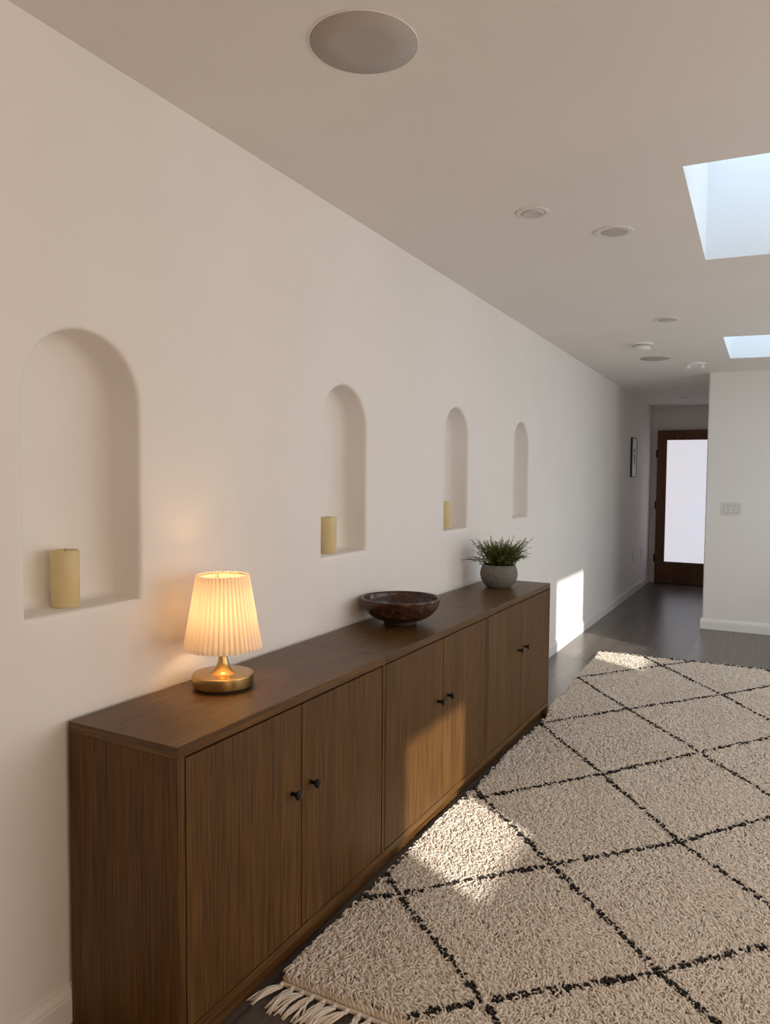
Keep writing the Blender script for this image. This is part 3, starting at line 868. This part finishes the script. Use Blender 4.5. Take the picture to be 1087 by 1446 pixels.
def build_pile(name, idx, mat, zs, lean, rad, tint_lo, tint_hi, parent):
    p = P[idx]; s = S[idx]; n = len(p)
    az = rng.normal(-PI/2+0.6, 0.75, n)
    # pile combs sideways in slow swirls
    az += 0.8*np.sin(p[:, 0]*9+1.3)*np.cos(p[:, 1]*7)
    ln = lean*(0.55+0.75*rng.random(n))*np.sqrt(s)
    hz = zs*(0.84+0.26*rng.random(n))
    side = rng.normal(0, 0.35, n)
    dx, dy = np.cos(az), np.sin(az); px, py = -dy, dx
    pts = np.zeros((n, 5, 3))
    for q, (a, h, w) in enumerate([(0, 0.25, 0), (0.10, 0.72, 0.05), (0.42, 1.0, 0.28), (0.78, 0.98, 0.15), (1.0, 0.80, -0.1)]):
        pts[:, q, 0] = p[:, 0]+dx*ln*a+px*side*w*ln
        pts[:, q, 1] = p[:, 1]+dy*ln*a+py*side*w*ln
        pts[:, q, 2] = hz*h
    # keep the strands off the sideboard fronts
    lim = left_x(pts[:, :, 1])-0.004
    pts[:, :, 0] = np.maximum(pts[:, :, 0], lim)
    tang = np.gradient(pts, axis=1); tang /= np.linalg.norm(tang, axis=2, keepdims=True)+1e-9
    sidev = np.stack([px, py, np.zeros(n)], 1)[:, None, :].repeat(5, 1)
    nv = np.cross(tang, sidev)
    rr_ = rad*s[:, None]*(0.8+0.4*rng.random((n, 1)))*np.array([0.8, 1.0, 1.05, 0.95, 0.5])[None]
    K = 4
    V = np.zeros((n, 5, K, 3))
    for i in range(K):
        a = 2*PI*i/K+PI/4
        V[:, :, i, :] = pts + (sidev*math.cos(a)+nv*math.sin(a))*rr_[:, :, None]
    V[..., 2] = np.maximum(V[..., 2], 0.002)
    V = V.reshape(-1, 3)
    fq = []
    for q in range(4):
        for i in range(K):
            j = (i+1) % K
            fq.append((q*K+i, q*K+j, (q+1)*K+j, (q+1)*K+i))
    fq.append((4*K, 4*K+1, 4*K+2, 4*K+3))
    fq = np.array(fq)
    F = (fq[None]+(np.arange(n)*5*K)[:, None, None]).reshape(-1, 4)
    me = bpy.data.meshes.new(name)
    me.vertices.add(len(V)); me.vertices.foreach_set('co', V.astype(np.float32).ravel())
    me.loops.add(F.size); me.loops.foreach_set('vertex_index', F.astype(np.int32).ravel())
    me.polygons.add(len(F)); me.polygons.foreach_set('loop_start', np.arange(0, F.size, 4, dtype=np.int32))
    me.polygons.foreach_set('use_smooth', np.ones(len(F), bool))
    me.update(calc_edges=True)
    tn = np.clip(rng.uniform(tint_lo, tint_hi, n), 0, 1)[:, None].repeat(5*K, 1).ravel()
    at = me.attributes.new('tint', 'FLOAT', 'POINT'); at.data.foreach_set('value', tn.astype(np.float32))
    me.materials.append(mat)
    o = bpy.data.objects.new(name, me); COL.objects.link(o); o.parent = parent
    return o
pile = build_pile('pile', np.where(~dark)[0], CREAM, 0.029, 0.033, 0.0036, 0.0, 1.0, rug)
tag(pile, 'cream wool pile', kind='stuff')
lat = build_pile('lattice', np.where(dark)[0], INK, 0.0325, 0.011, 0.0046, 0.0, 1.0, rug)
tag(lat, 'dark brown knotted diamond lines', kind='stuff')

# plaited edge and fringe at the near end
mb = MB()
xs = np.arange(0.405, RX1, 0.004)
for ph in (0, 2*PI/3, 4*PI/3):
    mb.sweep([(x, 1.652+0.0065*math.cos(x*150+ph), 0.0155+0.0055*math.sin(x*150+ph)) for x in xs], 0.0055, 6)
mb.sweep([(x, 1.634+0.001*math.sin(x*60), 0.009) for x in xs], 0.0065, 6)
o = mb.build('plaited_edge', CREAM, rug, recalc=False)
at = o.data.attributes.new('tint', 'FLOAT', 'POINT'); at.data.foreach_set('value', [0.45]*len(o.data.vertices))
mb = MB(); tn = []
x = 0.412
while x < RX1:
    knot = Vector((x, 1.628, 0.011))
    b0 = len(mb.v)
    mb.sweep([knot+Vector((0, 0.006, 0)), knot, knot+Vector((-0.002, -0.010, -0.001))], [0.005, 0.0072, 0.0055], 7)
    hd = rnd.gauss(-0.32, 0.22)
    for k in range(11):
        sp = rnd.gauss(0, 0.16); L = rnd.uniform(0.070, 0.098)
        a = hd+sp; pts = []
        off = rnd.uniform(-0.005, 0.005); lift = rnd.uniform(0.004, 0.015)
        for q in range(6):
            t = q/5
            pts.append(knot+Vector((off*(1-t)+math.sin(a)*L*t+0.004*math.sin(5*t+k), -0.008-math.cos(a)*L*t, -0.002*t+lift*math.sin(PI*min(1, t*1.1))*0.6-(0.0065)*t)))
        pts = [Vector((max(p.x, 0.392-0.05*(1.63-p.y)*0) if p.z > 0.2 else p.x, p.y, max(p.z, 0.003))) for p in pts]
        mb.sweep(pts, [0.0028, 0.0031, 0.0031, 0.0031, 0.0030, 0.0021], 5)
    tn += [rnd.uniform(0.35, 0.9)]*(len(mb.v)-b0)
    x += rnd.uniform(0.031, 0.038)
o = mb.build('fringe', CREAM, rug, recalc=False)
at = o.data.attributes.new('tint', 'FLOAT', 'POINT'); at.data.foreach_set('value', tn)

# ------------------------------------------------------------------ light
w = bpy.data.worlds.new('sky'); scene.world = w; w.use_nodes = True
bg = w.node_tree.nodes['Background']
bg.inputs['Color'].default_value = (0.62, 0.80, 1.0, 1); bg.inputs['Strength'].default_value = 1.2

def area(name, loc, rot, sx, sy, power, col, portal=False):
    l = bpy.data.lights.new(name, 'AREA'); l.shape = 'RECTANGLE'; l.size = sx; l.size_y = sy
    l.energy = power; l.color = col
    if portal: l.cycles.is_portal = True
    o = bpy.data.objects.new(name, l); o.location = loc; o.rotation_euler = rot; COL.objects.link(o)
    return o
# daylight falling down the two skylight shafts
for (x, y, pw) in ((1.79, 3.29, 7.0), (1.70, 6.30, 9)):
    area('skylight_daylight', (x+0.1, y, ceil(x, y)+SH-0.06), (0, math.radians(32), 0), 0.75, 0.95, pw, (0.62, 0.82, 1.0))
# added fill lights along the unseen right wall, one warm, the others near white
FILL_PANELS = [(-0.35, 1.40, 1.6, 1.9, 21, 94, (1.0, 0.70, 0.47)), (2.67, 1.35, 1.6, 2.45, 21.5, 93, (1.0, 0.95, 0.91)), (5.65, 1.20, 1.7, 1.3, 17, 92, (0.94, 0.97, 1.0))]
for k, (yc, zc, hz, wy, pw, tilt, col) in enumerate(FILL_PANELS):
    # made-up framed opaque panel housing each fill light, no opening behind it
    e = empty('window_%d' % (k+5), (X_RIGHT, yc, zc-hz/2))
    tag(e, 'added fill light panel in a white frame opposite the niche wall', 'window', 'added fill light panels', 'structure')
    mb = MB(); t = 0.05; a, b_ = -wy/2-t, wy/2+t
    mb.box(-0.03, 0.0, a, a+t, -t, hz+t); mb.box(-0.03, 0.0, b_-t, b_, -t, hz+t)
    mb.box(-0.03, 0.0, a+t, b_-t, -t, 0.0); mb.box(-0.03, 0.0, a+t, b_-t, hz, hz+t)
    mb.build('window_frame', TRIM, e)
    MB().box(-0.010, -0.002, a+t, b_-t, 0.0, hz).build('window_pane', SHAFT, e)
    area('side_fill', (X_RIGHT-0.075, yc, zc), (0, math.radians(tilt), 0), hz-0.04, wy-0.04, pw, col)

sun = bpy.data.lights.new('sun', 'SUN'); sun.energy = 5.2; sun.angle = math.radians(0.9); sun.color = (1.0, 0.95, 0.88)
so = bpy.data.objects.new('sun', sun); COL.objects.link(so)
so.rotation_euler = Vector((-1, 0.55, -0.5)).to_track_quat('-Z', 'Y').to_euler()
so.location = (8, -2, 5)

# ------------------------------------------------------------------ camera
cam = bpy.data.cameras.new('camera')
cam.sensor_fit = 'VERTICAL'; cam.sensor_height = 36; cam.lens = 36*1055.63/1446
cam.clip_start = 0.02
co = bpy.data.objects.new('camera', cam); COL.objects.link(co)
yaw, pit, rol = math.radians(-28.2563), math.radians(-3.01664), math.radians(0.44529)
fwd = Vector((math.sin(yaw)*math.cos(pit), math.cos(yaw)*math.cos(pit), math.sin(pit)))
rt = Vector((math.cos(yaw), -math.sin(yaw), 0)); up = rt.cross(fwd)
r2 = rt*math.cos(rol)+up*math.sin(rol); u2 = up*math.cos(rol)-rt*math.sin(rol)
M = Matrix((r2, u2, -fwd)).transposed().to_4x4()
M.translation = Vector((1.59868, 0, 1.4266))
co.matrix_world = M
scene.camera = co

scene.view_settings.view_transform = 'Standard'
scene.view_settings.look = 'None'
scene.view_settings.exposure = 0.32
scene.view_settings.gamma = 1.0
scene.view_settings.use_curve_mapping = False
scene.cycles.use_denoising = True
scene.cycles.max_bounces = 10
scene.cycles.diffuse_bounces = 6
scene.cycles.sample_clamp_indirect = 6.0
